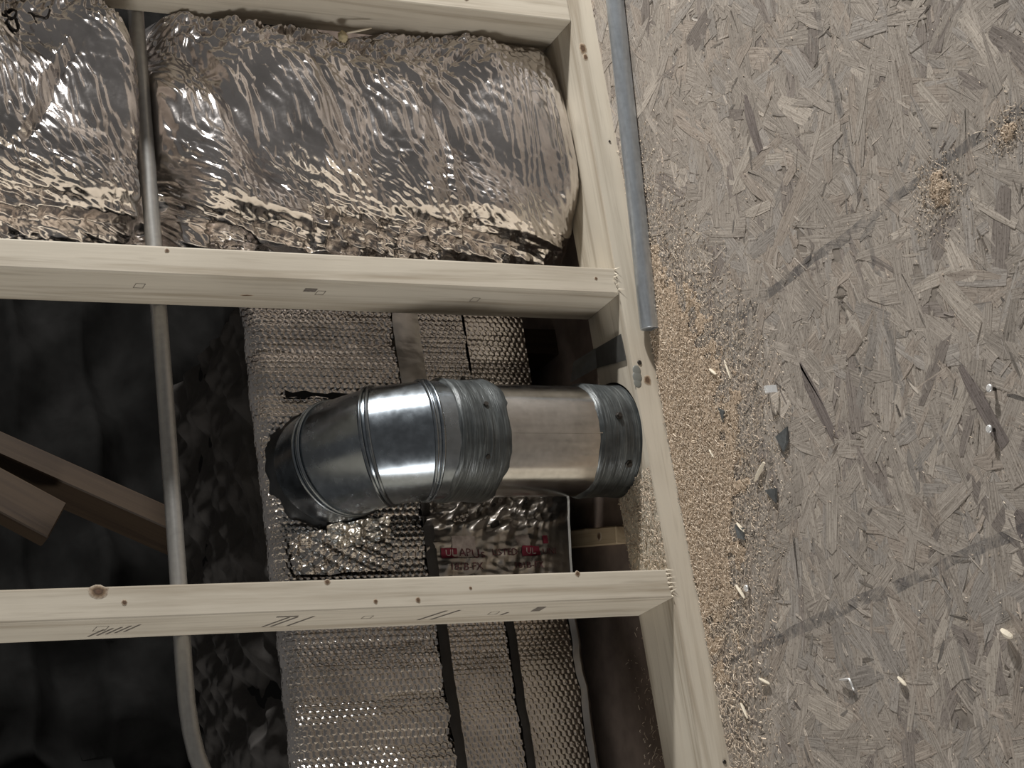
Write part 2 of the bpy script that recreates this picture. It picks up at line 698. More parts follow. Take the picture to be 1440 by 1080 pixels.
s2 = stud(1, 'pale pine wall stud standing between the silver foil bundle and the metal duct', SP, .0365)
knot(s2, (.437, -.0002, .640), .0032, (0, -1, 0))
knot(s2, (.427, -.0002, .07), .0026, (0, -1, 0))
X2 = SP - .0004
q = []
q += outline((X2, .028, .660), (0, 0, .012), (0, .013, 0))
q += outline((X2, .028, .435), (0, 0, .011), (0, .012, 0))
q += outline((X2, .030, .225), (0, 0, .011), (0, .012, 0))
q.append(((X2, .022, .448), (0, .010, 0), (0, 0, .016)))
ink_rects(s2, q)
knot(s2, (X2 + .0002, .05, .833), .006, (-1, 0, 0), (1.6, .8))
knot(s2, (X2 + .0002, .05, .53), .0045, (-1, 0, 0), (2.2, .5))

s1 = stud(2, 'pale pine wall stud with a shaded side, right of the silver foil bundle', 2 * SP - .0015)
knot(s1, (2 * SP + .015, -.0002, .195), .0040, (0, -1, 0))

# bottom plate: notched where the duct drops through it
PC = (.232, .08)
PR = .0765
bm = bmesh.new()
outl = [(-.9, 0), (1.7, 0), (1.7, .089)]
a0 = math.asin((.089 - PC[1]) / PR)
arc = []
for i in range(41):
    an = a0 - (PI + 2 * a0) * i / 40
    arc.append((PC[0] + PR * math.cos(an), PC[1] + PR * math.sin(an)))
outl += arc
outl += [(-.9, .089)]
vs = [bm.verts.new((x, y, 0.0)) for x, y in outl]
f = bm.faces.new(vs)
r = bmesh.ops.extrude_face_region(bm, geom=[f])
for e in r['geom']:
    if isinstance(e, bmesh.types.BMVert):
        e.co.z = ZT
bmesh.ops.triangulate(bm, faces=[f_ for f_ in bm.faces if len(f_.verts) > 4])
plate = empty('bottom_plate', (.2, .0445, 0), 'long pine bottom plate lying on the strand board floor under the studs', 'lumber')
from_bm('board', bm, PINEX, plate)
knot(plate, (.770, -.0002, .028), .0060, (0, -1, 0), (1, 1.6))
knot(plate, (.757, -.0002, .026), .0040, (0, -1, 0), (1, 1.4))
knot(plate, (.287, -.0002, .020), .0060, (0, -1, 0), (1, 1.3))
nail_head(plate, (.311, 0, .027), (0, -1, 0), .0032)
nail_head(plate, (.63, 0, .012), (0, -1, 0), .0016)
nail_head(plate, (-.205, 0, .008), (0, -1, 0), .0026)
# grey smear of sealant on the plate beside the duct
bm = bmesh.new()
for (x, z, rr) in ((.300, .033, .0075), (.291, .034, .0085), (.283, .035, .007)):
    ret = bmesh.ops.create_uvsphere(bm, u_segments=14, v_segments=8, radius=rr)
    for v_ in ret['verts']:
        v_.co = Vector((v_.co.x * 1.0 + x, v_.co.y * .12, v_.co.z * .8 + z))
from_bm('sealant_smear', bm, plain('grey_sealant', (.16, .165, .15), .5), plate, True)

# ------------------------------------------------------------------ conduit across the back of the studs
pts = [(1.6, .0995, .606), (1.0, .0995, .616), (.824, .0995, .618), (.504, .0995, .623), (.291, .0995, .6265), (.081, .0995, .631), (-.035, .0995, .6345),
       (-.075, .0995, .635), (-.108, .0995, .633), (-.135, .0995, .629), (-.165, .0995, .620), (-.20, .0995, .606), (-.30, .0995, .56)]
o = tube('conduit', pts, .0100, CONDUIT, None, 20)
tag(o, 'long dull grey metal conduit crossing behind the studs, bent at its near end', 'conduit')

# loose tube on the floor against the plate
tb = empty('steel_tube', (.6, -.02, 0), 'blue grey steel tube lying on the floor along the bottom plate', 'tube')
a = Vector((.835, -.080, .0122))
b = Vector((.352, -.0150, .0122))
a2 = a + (a - b) * 1.2
P = []
RO, RI = .0122, .0104
dirv = (b - a2).normalized()
prof = [(a2, RO), (b - dirv * .0008, RO), (b, RO - .0006), (b, RI), (b - dirv * .05, RI)]
tube('tube_wall', [p_[0] for p_ in prof], [p_[1] for p_ in prof], TUBING, tb, 24, caps=False)
tube('tube_mouth', [b - dirv * .030, b - dirv * .0296], RI - .0002, BLACK, tb, 24)

# ------------------------------------------------------------------ foil wrapped bundle between studs
zc = np.linspace(0.0392, .95, 640)
tt = np.linspace(math.radians(-12), math.radians(192), 380)     # round the front: 0 = right side, 90 = front
Z, T = np.meshgrid(zc, tt, indexing='ij')
CX, CY, AX, AY = .6520, .262, .1620, .222
ct, stt = np.cos(T), np.sin(T)
ex = np.where(T < PI / 2, 2.0 / 3.0, 2.0 / 2.9)
AX = np.where(T < PI / 2, .212, .165)
sx = np.sign(ct) * np.abs(ct) ** ex
sy = np.sign(stt) * np.abs(stt) ** ex
S = (T - PI / 2) * .19                      # arc length across, + towards the left
def crease_lines(u, v, seed, n, ang, spread, depth, width, l0, l1):
    """sparse sharp straight crease lines, each fading out at its ends"""
    r = np.random.default_rng(seed)
    h = np.zeros_like(u)
    for k in range(n):
        cu, cv = r.uniform(u.min(), u.max()), r.uniform(v.min(), v.max())
        a = ang + r.normal() * spread
        L = r.uniform(l0, l1)
        wd = width * r.uniform(.6, 1.8)
        sel = np.nonzero((np.abs(u - cu) < L) & (np.abs(v - cv) < L))
        du, dv = u[sel] - cu, v[sel] - cv
        al = du * math.cos(a) + dv * math.sin(a)
        ac = -du * math.sin(a) + dv * math.cos(a) + r.uniform(-3, 3) * al * al
        m = np.clip(1 - (al / (L * .5)) ** 2, 0, 1)
        side = 1 if r.random() < .5 else -1
        prof = np.exp(-np.abs(ac) / wd) - .75 * np.exp(-np.abs(ac - side * 1.5 * wd) / (wd * 1.3))
        h[sel] += depth * r.uniform(.3, 1.2) * m * prof
    return h


fold = crinkle(S, Z, 21, 12, 5, 14, ang=.6, spread=1.4) * .10
fold += crease_lines(S, Z, 31, 700, -.65, .40, .0013, .0013, .02, .12)
fold += crease_lines(S, Z, 32, 900, -1.2, .55, .0010, .0010, .012, .06)
fold += crease_lines(S, Z, 33, 260, .3, .7, .0014, .0022, .02, .07)
edge = np.exp(-((S + .105) / .030) ** 2)
fold += edge * crinkle(S, Z, 61, 16, 35, 120, ang=.2, spread=2.4) * .42
fold += sstep(.10, .16, S) * crinkle(S, Z, 62, 12, 12, 48, ang=.9, spread=2.0) * .30
fold += crinkle(S, Z, 63, 14, 60, 160, ang=.8, spread=1.2) * .13
fold += .006 * (fbm(S * 5, Z * 5, 41) - .47)
smooth = sstep(.20, .10, Z) * (1 - .25 * sstep(.03, .09, S))
ampl = 1 - .80 * smooth
d = fold * ampl
# gathered pleats toward the left lower side
pleat = np.abs(((Z * 34 + 9 * S + 1.5 * fbm(Z * 14, S * 14, 4)) % 1) - .5) * 2
d += (pleat - .5) * .008 * sstep(.13, .20, S) * (.35 + .9 * vnoise(Z * 22, S * 9, 8))
# the conduit presses a valley across the wrap, with a dark dip beside it
pin = np.exp(-((Z - .62) / np.where(Z > .62, .020, .034)) ** 2) * .060 + np.exp(-((Z - .565 - .25 * S) / .028) ** 2) * .018 * (1 + .5 * fbm(S * 20, Z * 20, 6))
pin *= sstep(-.05, .25, stt)
d -= pin
# long diagonal creases
for (s0, z0, s1_, z1, dep, wd) in ((-.11, .345, .035, .19, .012, .010), (-.09, .57, .09, .455, .015, .012), (-.10, .43, .02, .36, .007, .006), (.05, .79, -.05, .70, .010, .010), (-.02, .24, .10, .235, .006, .006)):
    ds, dz = s1_ - s0, z1 - z0
    Lq = math.hypot(ds, dz)
    al = ((S - s0) * ds + (Z - z0) * dz) / Lq
    ac = ((S - s0) * dz - (Z - z0) * ds) / Lq + .012 * (fbm(al * 25, al * 0 + s0 * 9, 3) - .5)
    m = sstep(-.01, .02, al) * sstep(Lq + .01, Lq - .03, al)
    d -= dep * m * np.exp(-np.abs(ac) / wd)
    d += dep * .6 * m * np.exp(-np.abs(ac - wd * 1.4) / (wd * .8))
# fine stretch lines on the smooth part
d += smooth * (np.abs(((Z * 95 + 9 * S * S * 20 + fbm(Z * 30, S * 5, 2) * 3) % 1) - .5) - .25) * .0022
bulge = 1 + .03 * np.sin(Z * 9 + 1) - .0 * Z
botr = .030 * (1 - np.sqrt(np.clip(1 - np.clip((.066 - Z) / .030, 0, 1) ** 2, 0, 1)))
lim = np.minimum(1.0, 1.0)
px = CX + (AX * bulge - botr + np.clip(d, -.06, .012) * .55) * sx
px = np.where(px > .800, .800 + .0102 * np.tanh((px - .800) / .0102), px)
px = np.clip(px, .4880, .8104)
py = CY - (AY * bulge - botr + d) * sy
px = np.maximum(px, .488 + .45 * np.clip(py - .15, 0, None))
# the conduit itself always lies in front of the wrap
near = np.exp(-((Z - .625) / .016) ** 2)
py = np.where((np.abs(Z - .622) < .016), np.maximum(py, .1105), py)
FP = np.stack([px, py, Z], -1)
fd = empty('foil_bundle', (CX, CY, 0), 'big silver foil wrapped insulated duct bulging between two studs', 'duct')
grid('foil_jacket', FP, FOIL, fd, True)


def on_foil(s, z, off=.0008):
    """a point of the wrap's surface at arc position s and height z"""
    j = int(np.clip(np.searchsorted(S[0], s), 1, len(tt) - 2))
    i = int(np.clip(np.searchsorted(zc, z), 1, len(zc) - 2))
    p0 = FP[i, j]
    nrm = np.cross(FP[i + 1, j] - FP[i - 1, j], FP[i, j + 1] - FP[i, j - 1])
    nrm = nrm / (np.linalg.norm(nrm) + 1e-9)
    if nrm[1] > 0:
        nrm = -nrm
    return Vector(p0 + nrm * off)


# ------------------------------------------------------------------ metal duct: pipe, elbow, mastic
XC, YC, Z0, RC, RR = .232, .080, .295, .100, .0745
duct = empty('metal_duct', (XC, YC, 0), 'galvanized round metal duct with elbow rising through the notched bottom plate', 'duct')
NT_ = 72
th = np.linspace(0, 2 * PI, NT_, endpoint=False)


def ring(a, r):
    cy = YC + RC - (RC + r * np.sin(th)) * math.cos(a)
    cz = Z0 + (RC + r * np.sin(th)) * math.sin(a)
    return np.stack([XC + r * np.cos(th), cy, cz], -1)


def vring(z, r):
    return np.stack([XC + r * np.cos(th), YC + r * -np.sin(th) * -1 * -1, 0 * th + z], -1) if False else np.stack([XC + r * np.cos(th), YC - r * np.sin(th), 0 * th + z], -1)


def loft(name, rings, mat, parent, smooth=True, flip=False):
    P_ = np.array(rings).transpose(1, 0, 2)     # around, along
    return grid(name, P_, mat, parent, smooth, wrap=True, flip=flip)


RP = .0715
loft('pipe', [vring(z, RP) for z in (0.0, .03, .06, .1, .14, .18, .215, .23)], STEEL, duct)
# lengthwise lock seam of the pipe, low flat fold
an = math.radians(101)
P_ = []
for z in np.linspace(.08, .228, 12):
    row = []
    for da, h in ((-.016, -.0003), (-.010, .0011), (.010, .0011), (.016, -.0003)):
        row.append((XC + (RP + h) * math.cos(an + da), YC - (RP + h) * math.sin(an + da), z))
    P_.append(row)
grid('lock_seam', np.array(P_), STEEL, duct, False)


def mastic_sleeve(name, z0, z1, r0, seed, low_free=False):
    nz = 70
    R_ = []
    for k in range(nz):
        q = k / (nz - 1)
        edge_lo = .006 * (fbm(np.cos(th) * 2.2 + 5, np.sin(th) * 2.2, seed) - .5) * 2 + .004 * np.sign(np.sin(th * 3 + seed)) * 0
        edge_lo = edge_lo + .003 * vnoise(th * 9, th * 0, seed + 3)
        edge_hi = .006 * (fbm(np.cos(th) * 2 + 1, np.sin(th) * 2 + 4, seed + 1) - .5) * 2
        za = z0 + (edge_lo if low_free else 0)
        zb = z1 + edge_hi
        z = za + (zb - za) * q
        h = .0016 + .0016 * fbm(th * 1.2, z * 160, seed + 7) + .0010 * np.sin(th * 2 + q * 7)
        h = h * (min(1, 9 * q) if low_free else 1) * min(1, 14 * (1 - q)) - (.0006 if (q == 1 or (q == 0 and low_free)) else 0)
        r = r0 + h
        R_.append(np.stack([XC + r * np.cos(th), YC - r * np.sin(th), z + 0 * th], -1))
    return loft(name, R_, MASTIC, duct)


mastic_sleeve('mastic_coat', 0.0, .098, RP + .0002, 3)
mastic_sleeve('mastic_coat', .2225, .2925, RR + .0006, 8, True)
# crimped, screwed upper joint and its stub
loft('crimp_collar', [vring(z, RP + .0014 + (.0008 if k % 2 else 0)) for k, z in enumerate(np.linspace(.226, .268, 16))], ELBOW, duct)


def screw(an, z, r=RP + .0045):
    n = Vector((math.cos(an), -math.sin(an), 0))
    c = Vector((XC, YC, z)) + n * r
    o = tube('screw', [c - n * .004, c, c + n * .0004, c + n * .0035], [.0052, .0052, .0036, .0032], NAIL, duct, 6, True, False)
    return o


for an, z in ((math.radians(74), .253), (math.radians(124), .256), (math.radians(84), .068), (math.radians(132), .054), (math.radians(20), .255)):
    screw(an, z)

angs = [0.0, .142, .67, 1.256, PI / 2]
# straight start of the elbow, then gores between the mitred seams
loft('elbow_gore', [vring(.262, RR), vring(Z0, RR), ring(.142, RR)], MASTIC if False else ELBOW, duct)
for a_, b_ in ((.142, .67), (.67, 1.256), (1.256, PI / 2)):
    loft('elbow_gore', [ring(a_ + (b_ - a_) * k / 1.0, RR) for k in (0, 1)] if False else [ring(a_, RR) * (1 - k) + ring(b_, RR) * k for k in np.linspace(0, 1, 6)], ELBOW, duct)


def bead(a, off):
    R_ = []
    for k in range(9):
        an = k * 2 * PI / 8
        r = RR + .0004 + .0022 * math.cos(an)
        R_.append(ring(a + off + .0165 * math.sin(an), r))
    return loft('seam_bead', R_, ELBOW, duct)


for a_ in (.142, .67, 1.256):
    bead(a_, -.032)
    bead(a_, .020)
# collar into the plenum and its black sealant
YF = .200


def cring(y, r, wob=0.0, seed=1):
    rr = r + wob * (fbm(np.cos(th) * 2.6 + 7, np.sin(th) * 2.6 + 2, seed, 5) - .45) * 2
    return np.stack([XC + rr * np.cos(th), 0 * th + y, Z0 + RC + rr * np.sin(th) - .001], -1)


loft('collar', [ring(PI / 2, RR), cring(.185, .0735), cring(YF + .008, .0735)], ELBOW, duct)
loft('collar_sealant', [cring(.1835, .0738), cring(.186, .0752, .001, 2), cring(.189, .0765, .003, 2), cring(.192, .0780, .006, 2), cring(.1945, .0790, .010, 2), cring(.1985, .0795, .014, 2)], SEALANT, duct)

# ------------------------------------------------------------------ plenum wrapped in bubble foil
pl = empty('air_plenum', (.2, .4, .045), 'low air plenum box wrapped in silver bubble foil behind the metal duct', 'duct')
PXL, PXR = -.38, .480
PB = .070


def bubbles(X, Zz, pitch=.0100, seed=0, h=.0021):
    i = Zz / (pitch * .866)
    row = np.floor(i)
    best = np.full(X.shape, 9.0)
    crush = np.ones(X.shape)
    for dr in (-1, 0, 1):
        rw = row + dr
        offs = (rw % 2) * .5
        c = np.round(X / pitch - offs) + offs
        jx = (vnoise(c * 3.7 + .5, rw * 2.3 + .5, seed) - .5) * .16
        dd = np.hypot(X / pitch - c - jx, (i - rw - .5) * .866)
        k = vnoise(c * 5.1 + .37, rw * 7.3 + .21, seed + 2)
        m = dd < best
        best = np.where(m, dd, best)
        crush = np.where(m, k, crush)
    dome = np.sqrt(np.clip(1 - (best / .47) ** 2, 0, 1))
    dent = np.clip(1 - best / .25, 0, 1) * np.clip(crush * 2 - 1.0, 0, 1) * .5
    return h * (.55 + .55 * crush) * (np.minimum(dome, .82) - dent)


def sheet(name, x0, x1, z0, z1, yf, mat, seed, res=.0013, fold=.004, top_roll=False, ragged_lo=.0, pitch=.0094, h=.0026):
    nx = int((x1 - x0) / res)
    nz = int((z1 - z0) / res)
    X, Zz = np.meshgrid(np.linspace(x0, x1, nx), np.linspace(z0, z1, nz), indexing='ij')
    if ragged_lo:
        q = (Zz - z0) / (z1 - z0)
        lo = ragged_lo * (vnoise(X / .0105, X * 0 + 3, seed) + .8 * fbm(X * 9, X * 0, seed + 1) - .9)
        Zz = Zz + lo * (1 - q) ** 3
    hh = bubbles(Zz, X, pitch, seed, h)
    # creases run up and down the sheet: soft waves along the wall
    wv = fold * (np.abs(((X * 17 + 1.1 * fbm(X * 6, Zz * 2, seed + 4) + .4 * Zz) % 1) - .5) * 2 - .5) * (.4 + .9 * vnoise(X * 14, Zz * 1.5, seed + 6))
    wv += fold * .9 * (fbm(X * 40, Zz * 5, seed + 9) - .45)
    y = yf - hh - wv
    zz = Zz.copy()
    if top_roll:
        k0, R_ = z1 - .03, .022
        over = np.clip(Zz - k0, 0, None)
        an = np.clip(over / R_, 0, PI / 2 * .98)
        zz = np.where(over > 0, k0 + R_ * np.sin(an), Zz) - (0.004 * (fbm(X * 12, Zz * 0, 3)))
        y = y + np.where(over > 0, R_ * (1 - np.cos(an)), 0)
    return grid(name, np.stack([X, y, zz], -1), mat, pl, True)


bm = bmesh.new()
box_bm(bm, (PXL, YF + .016, PB), (PXR, .60, .455), .004)
from_bm('box_body', bm, BLACK, pl)
sheet('bubble_sheet', PXL, PXR, .268, .490, YF - .004, BUBBLE, 31, top_roll=True, ragged_lo=.012, fold=.0065)
sheet('bubble_sheet', PXL, PXR, .168, .264, YF + .003, BUBBLE, 47, ragged_lo=.005, fold=.0025, pitch=.0085, h=.0017)
sheet('bubble_sheet', PXL, PXR, PB + .004, .163, YF + .006, BUBBLE, 52, fold=.0015, pitch=.0085, h=.0010)
# dull tape over the seams
for name, x0, x1, z0, z1, yy_, seed in (('seam_tape', .335, PXR, .238, .276, YF - .0095, 5), ('seam_tape', PXL, .335, .257, .2715, YF - .0085, 6), ('seam_tape', PXL, .31, .159, .171, YF - .0015, 7)):
    X, Zz = np.meshgrid(np.linspace(x0, x1, 260), np.linspace(0, 1, 14), indexing='ij')
    e = .004 * (fbm(X * 24, X * 0 + seed, seed) - .5)
    zz = z0 + e + (z1 - z0 + e * .6) * Zz
    y = yy_ - .0022 * np.sin(Zz * PI) + .0018 * crinkle(X, zz, seed, 6, 20, 60) * 20 * .3 + .002 * fbm(X * 40, zz * 40, seed)
    grid(name, np.stack([X, y, zz], -1), DARKFOIL if seed != 5 else TAPE, pl, True)

# bright crimped bottom edge
P_ = []
for x in np.linspace(PXL, .26, 300):
    n1 = .004 * (float(fbm(np.array(x * 30), np.array(1.0), 4)) - .5)
    br = float(vnoise(np.array(x * 45), np.array(7.0), 8))
    zlo = PB - .003 + n1
    P_.append([(x, YF + .004, zlo + .008 + .003 * br), (x, YF - .001 + n1 * .5, zlo + .004), (x, YF - .001 + n1, zlo), (x, YF + .008, zlo - .002)])
grid('bottom_lip', np.array(P_), TAPE, pl, True)

# dark jacket over the top
X, Y = np.meshgrid(np.linspace(PXL, PXR, 300), np.linspace(YF + .012, .615, 130), indexing='ij')
ed = sstep(.50, .615, Y)
ed0 = sstep(YF + .05, YF + .01, Y)
zz = .466 + crinkle(X, Y, 71, 14, 6, 40) * .12 + .010 * (fbm(X * 9, Y * 9, 2) - .5) + .010 * ed * (crinkle(X, Y, 72, 8, 12, 50) * 9 + .4) - .012 * ed0 - .05 * sstep(.59, .615, Y)
grid('top_jacket', np.stack([X, Y, zz], -1), DARKFOIL, pl, True)

# smooth printed foil strip behind the pipe
nx, nz = 150, 150
X, Zz = np.meshgrid(np.linspace(.045, .30, nx), np.linspace(PB - .006, .272, nz), indexing='ij')
sl = (X - .10) / .1
zz = Zz - .012 * np.clip(sl, -1, 1.6) * sstep(.14, PB, Zz)
rumple = sstep(.145, .16, X)
ht = crinkle(X, zz, 81, 16, 26, 90, ang=.6, spread=1.6) * (.07 + .45 * rumple) * (.12 + .88 * sstep(.084, .12, zz)) + .001 * np.sin(X * 40)
yt = YF - .0075 - ht
TP = np.stack([X, yt, zz], -1)
strip = grid('foil_strip', TP, TAPE, pl, True)
tag(strip, 'smooth foil strip with red print')
# its pale cut edge
P_ = []
for i in range(nx):
    p0 = TP[i, 0]
    P_.append([(p0[0], p0[1] - .0006, p0[2] + .0034), (p0[0], p0[1] - .0026, p0[2] + .0010), (p0[0], p0[1] + .004, p0[2] - .001)])
grid('cut_edge', np.array(P_), plain('pale_cut_edge', (.86, .86, .84), .45, .0), strip, False)


def on_strip(x, z, off=.0009):
    i = int(np.clip(round((x - .045) / (.255) * (nx - 1)), 0, nx - 1))
    j = int(np.clip(np.searchsorted(zz[i], z), 0, nz - 1))
    return yt[i, j] - off


def print_quad(name, x0, x1, z0, z1, mat, off):
    P_ = [[(x, on_strip(x, z, off), z) for z in np.linspace(z0, z1, 14)] for x in np.linspace(x0, x1, 6)]
    return grid(name, np.array(P_), mat, strip, True)


def print_text(body, x, z, size, mat, off=.0016, name='printed_text'):
    cu = bpy.data.curves.new('t', 'FONT')
    cu.body = body
    cu.size = size
    cu.resolution_u = 2
    to = bpy.data.objects.new('t', cu)
    COL.objects.link(to)
    bpy.context.view_layer.update()
    me = bpy.data.meshes.new_from_object(to.evaluated_get(bpy.context.evaluated_depsgraph_get()))
    bpy.data.objects.remove(to)
    bpy.data.curves.remove(cu)
    me.name = name
    for v_ in me.vertices:
        tx, ty = v_.co.x, v_.co.y
        wx, wz = x + ty, z - tx
        v_.co = Vector((wx, on_strip(wx, wz, off), wz))
    me.materials.clear()
    return link(name, me, mat, strip)


print_quad('pale_patch', 0.1120, 0.1400, 0.2010, 0.2350, PALEINK, .0010)
print_quad('pale_patch', 0.1250, 0.1400, 0.1230, 0.1410, PALEINK, .0010)
print_quad('red_block', 0.1120, 0.1250, 0.2290, 0.2510, REDINK, .0014)
print_quad('red_block', 0.1120, 0.1250, 0.1090, 0.1350, REDINK, .0014)
print_quad('red_block', 0.1280, 0.1390, 0.0950, 0.1020, REDINK, .0014)
print_text('UL', 0.1145, 0.2455, .012, PALEINK, .0020)
print_text('UL', 0.1145, 0.1295, .012, PALEINK, .0020)
print_text('AP', 0.1135, 0.2265, .0150, GREYINK)
print_text('Us', 0.1105, 0.2090, .0170, GREYINK)
print_text('LISTED', 0.1135, 0.1800, .0125, GREYINK)
print_text('UNI', 0.1135, 0.1050, .0115, GREYINK)
print_text('181B-FX', 0.0950, 0.2430, .0135, GREYINK)
print_text('181B-FX', 0.0950, 0.1510, .0125, GREYINK)

# loose flaps of bubble foil by the collar
for (cx, cz, wx, wz, rot, seed) in ((.145, .364, .030, .085, .12, 4), (.123, .387, .055, .14, .05, 9)):
    U_, V_ = np.meshgrid(np.linspace(-.5, .5, 70), np.linspace(-.5, .5, 110), indexing='ij')
    bx = U_ * wx * (1 + .25 * (fbm(V_ * 6, V_ * 0 + seed, seed) - .5))
    bz = V_ * wz * (1 + .18 * (fbm(U_ * 4, U_ * 0 + seed, seed + 1) - .5))
    X = cx + bx * math.cos(rot) - bz * math.sin(rot)
    Zq = cz + bx * math.sin(rot) + bz * math.cos(rot)
    y = YF - .0105 - (.004 if seed == 4 else 0) - bubbles(X, Zq, .0095, seed, .0024) - .006 * (U_ + .5) ** 2 * (1 if seed == 4 else .3) - crinkle(X, Zq, seed, 8, 20, 70) * .14
    grid('foil_flap', np.stack([X, y, Zq], -1), BUBBLE if seed != 4 else foil_mat('bright_flap_foil', (.78, .74, .68), .2, 120, .2), pl, True)
# open slit in the wrap beside the elbow: dark gap with ragged lips
P_ = []
for z in np.linspace(.315, .440, 60):
    n1 = .0035 * (float(fbm(np.array(z * 60), np.array(2.0), 6)) - .5)
    x0 = .3315 + .10 * (z - .37) * .3 + n1
    wdt = .0018 + .0045 * float(vnoise(np.array(z * 70), np.array(1.0), 5))
    P_.append([(x0 - wdt, YF - .0095, z), (x0, YF - .0105, z), (x0 + wdt, YF - .0095, z)])
grid('tear', np.array(P_), BLACK, pl, True)

# ------------------------------------------------------------------ small lumber behind the plate
def board(name, p0, p1, w_, h_, mat, label, cat, up=(0, 0, 1)):
    p0, p1, up = Vector(p0), Vector(p1), Vector(up)
    L = (p1 - p0).length
    yv = (p1 - p0).normalized()
    xv = yv.cross(up).normalized()
    zv = xv.cross(yv)
    bm = bmesh.new()
    box_bm(bm, (-w_ / 2, 0, 0), (w_ / 2, L, h_), .0015)
    o = from_bm(name, bm, mat)
    m = Matrix.Identity(4)
    for i in range(3):
        m[i][0], m[i][1], m[i][2], m[i][3] = xv[i], yv[i], zv[i], p0[i]
    o.matrix_world = m
    tag(o, label, cat)
    return o


ck = board('wood_offcut', (.163, .30, 0), (.123, .142, 0), .024, .020, PINEY, 'small knotty wood offcut lying on the floor under the plenum edge', 'lumber')
kk = knot(ck, (0, 0, 0), .006, (0, 0, 1))
kk.matrix_parent_inverse = Matrix.Identity(4)
kk.location = (0, .118, .0202)
# floor sleepers that carry the plenum
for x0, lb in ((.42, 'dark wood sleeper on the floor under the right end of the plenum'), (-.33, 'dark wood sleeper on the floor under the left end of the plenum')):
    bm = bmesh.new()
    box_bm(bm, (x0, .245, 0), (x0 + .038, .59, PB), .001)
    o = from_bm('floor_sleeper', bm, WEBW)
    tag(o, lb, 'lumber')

# bent metal tab beside the pipe's foot
bm = bmesh.new()
pA = [(.352, .150, .034), (.368, .150, .014), (.372, .085, .0385), (.352, .085, .0415), (.330, .13, .05)]
c = [Vector(x) for x in ((.326, .112, .066), (.352, .105, .060), (.361, .078, .0400), (.336, .083, .0400))]
v1 = [bm.verts.new(x) for x in c]
v2 = [bm.verts.new(x + Vector((.0008, .0012, .0012))) for x in c]
bm.faces.new(v1)
bm.faces.new(v2[::-1])
for i in range(4):
    j = (i + 1) % 4
    bm.faces.new([v1[i], v1[j], v2[j], v2[i]])
d0 = [Vector(x) for x in ((.336, .083, .0400), (.361, .078, .0400), (.355, .012, .0392), (.318, .010, .0392))]
v3 = [bm.verts.new(x) for x in d0]
v4 = [bm.verts.new(x + Vector((0, 0, .0012))) for x in d0]
bm.faces.new(v3)
bm.faces.new(v4[::-1])
for i in range(4):
    j = (i + 1) % 4
    bm.faces.new([v3[i], v3[j], v4[j], v4[i]])
o = from_bm('metal_tab', bm, plain('dark_sheet_metal', (.085, .085, .08), .45, .5, .5, .3, 60))
tag(o, 'dark bent sheet metal tab on the plate at the foot of the duct', 'metal scrap')

# ------------------------------------------------------------------ roof timbers in the dark
def timber(name, p0, p1, w_, d_, label):
    p0, p1 = Vector(p0), Vector(p1)
    L = (p1 - p0).length
    zv = (p1 - p0).normalized()
    yv = Vector((0, 1, 0))
    yv = (yv - zv * yv.dot(zv)).normalized()
    xv = yv.cross(zv)
    bm = bmesh.new()
    box_bm(bm, (0, 0, 0), (w_, d_, L), .002)
    o = from_bm(name, bm, WEBW)
    m = Matrix.Identity(4)
    for i in range(3):
        m[i][0], m[i][1], m[i][2], m[i][3] = xv[i], yv[i], zv[i], p0[i]
    o.matrix_world = m
    tag(o, label, 'lumber', 'brown truss timbers in the dark')
    return o


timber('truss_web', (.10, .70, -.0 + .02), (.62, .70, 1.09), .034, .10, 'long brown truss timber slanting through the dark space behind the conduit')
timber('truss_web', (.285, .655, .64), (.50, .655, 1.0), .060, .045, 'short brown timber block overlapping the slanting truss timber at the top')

# ------------------------------------------------------------------ sawdust
def density(x, y):
    """0..1 cover of the floor by sawdust"""
    ctr = np.exp(-((x - .19) / .25) ** 2)
    d_ = np.sqrt(ctr) * np.clip(1.20 + y / (.20 * (.5 + .65 * ctr)), 0, 1)
    d_ = np.where(y > 0, 0, d_)
    d_ = np.maximum(d_, .75 * np.exp(-(((x - .273) / .030) ** 2 + ((y + .584) / .034) ** 2)))
    d_ = np.maximum(d_, .65 * np.exp(-(((x - .283) / .022) ** 2 + ((y + .70) / .030) ** 2)))
    d_ = np.maximum(d_, .45 * np.exp(-(((x + .12) / .18) ** 2 + ((y + .03) / .05) ** 2)))
    return d_


DV, DF, DC = [], [], []


def grain(x, y, z, L, W, ang, tilt, tone, curl):
    n0 = len(DV)
    ca, sa = math.cos(ang), math.sin(ang)
    for k, q in enumerate((-.5, 0, .5)):
        ww = W * (1 if k == 1 else .55)
        hz = z + tilt * (q + .5) * L + (curl if k == 1 else 0)
        for s_, t_ in ((-1, 0), (1, 0), (0, 1)):
            ly = s_ * ww * .5
            DV.append((x + q * L * ca - ly * sa, y + q * L * sa + ly * ca, hz + t_ * W * .5))
            DC.append(tone)
    for k in (0, 3):
        for i in range(3):
            j = (i + 1) % 3
            DF.append((n0 + k + i, n0 + k + j, n0 + k + 3 + j, n0 + k + 3 + i))


def dust_tone():
    b = rnd.gauss(1.0, .16)
    r = rnd.random()
    base = (.53, .435, .335) if r < .70 else ((.70, .60, .48) if r < .9 else (.36, .28, .21))
    return tuple(max(.08, q * b) for q in base)


def lift(x, y):
    return .0012 + .0055 * max(0.0, float(density(np.array(x), np.array(y))) - .25)


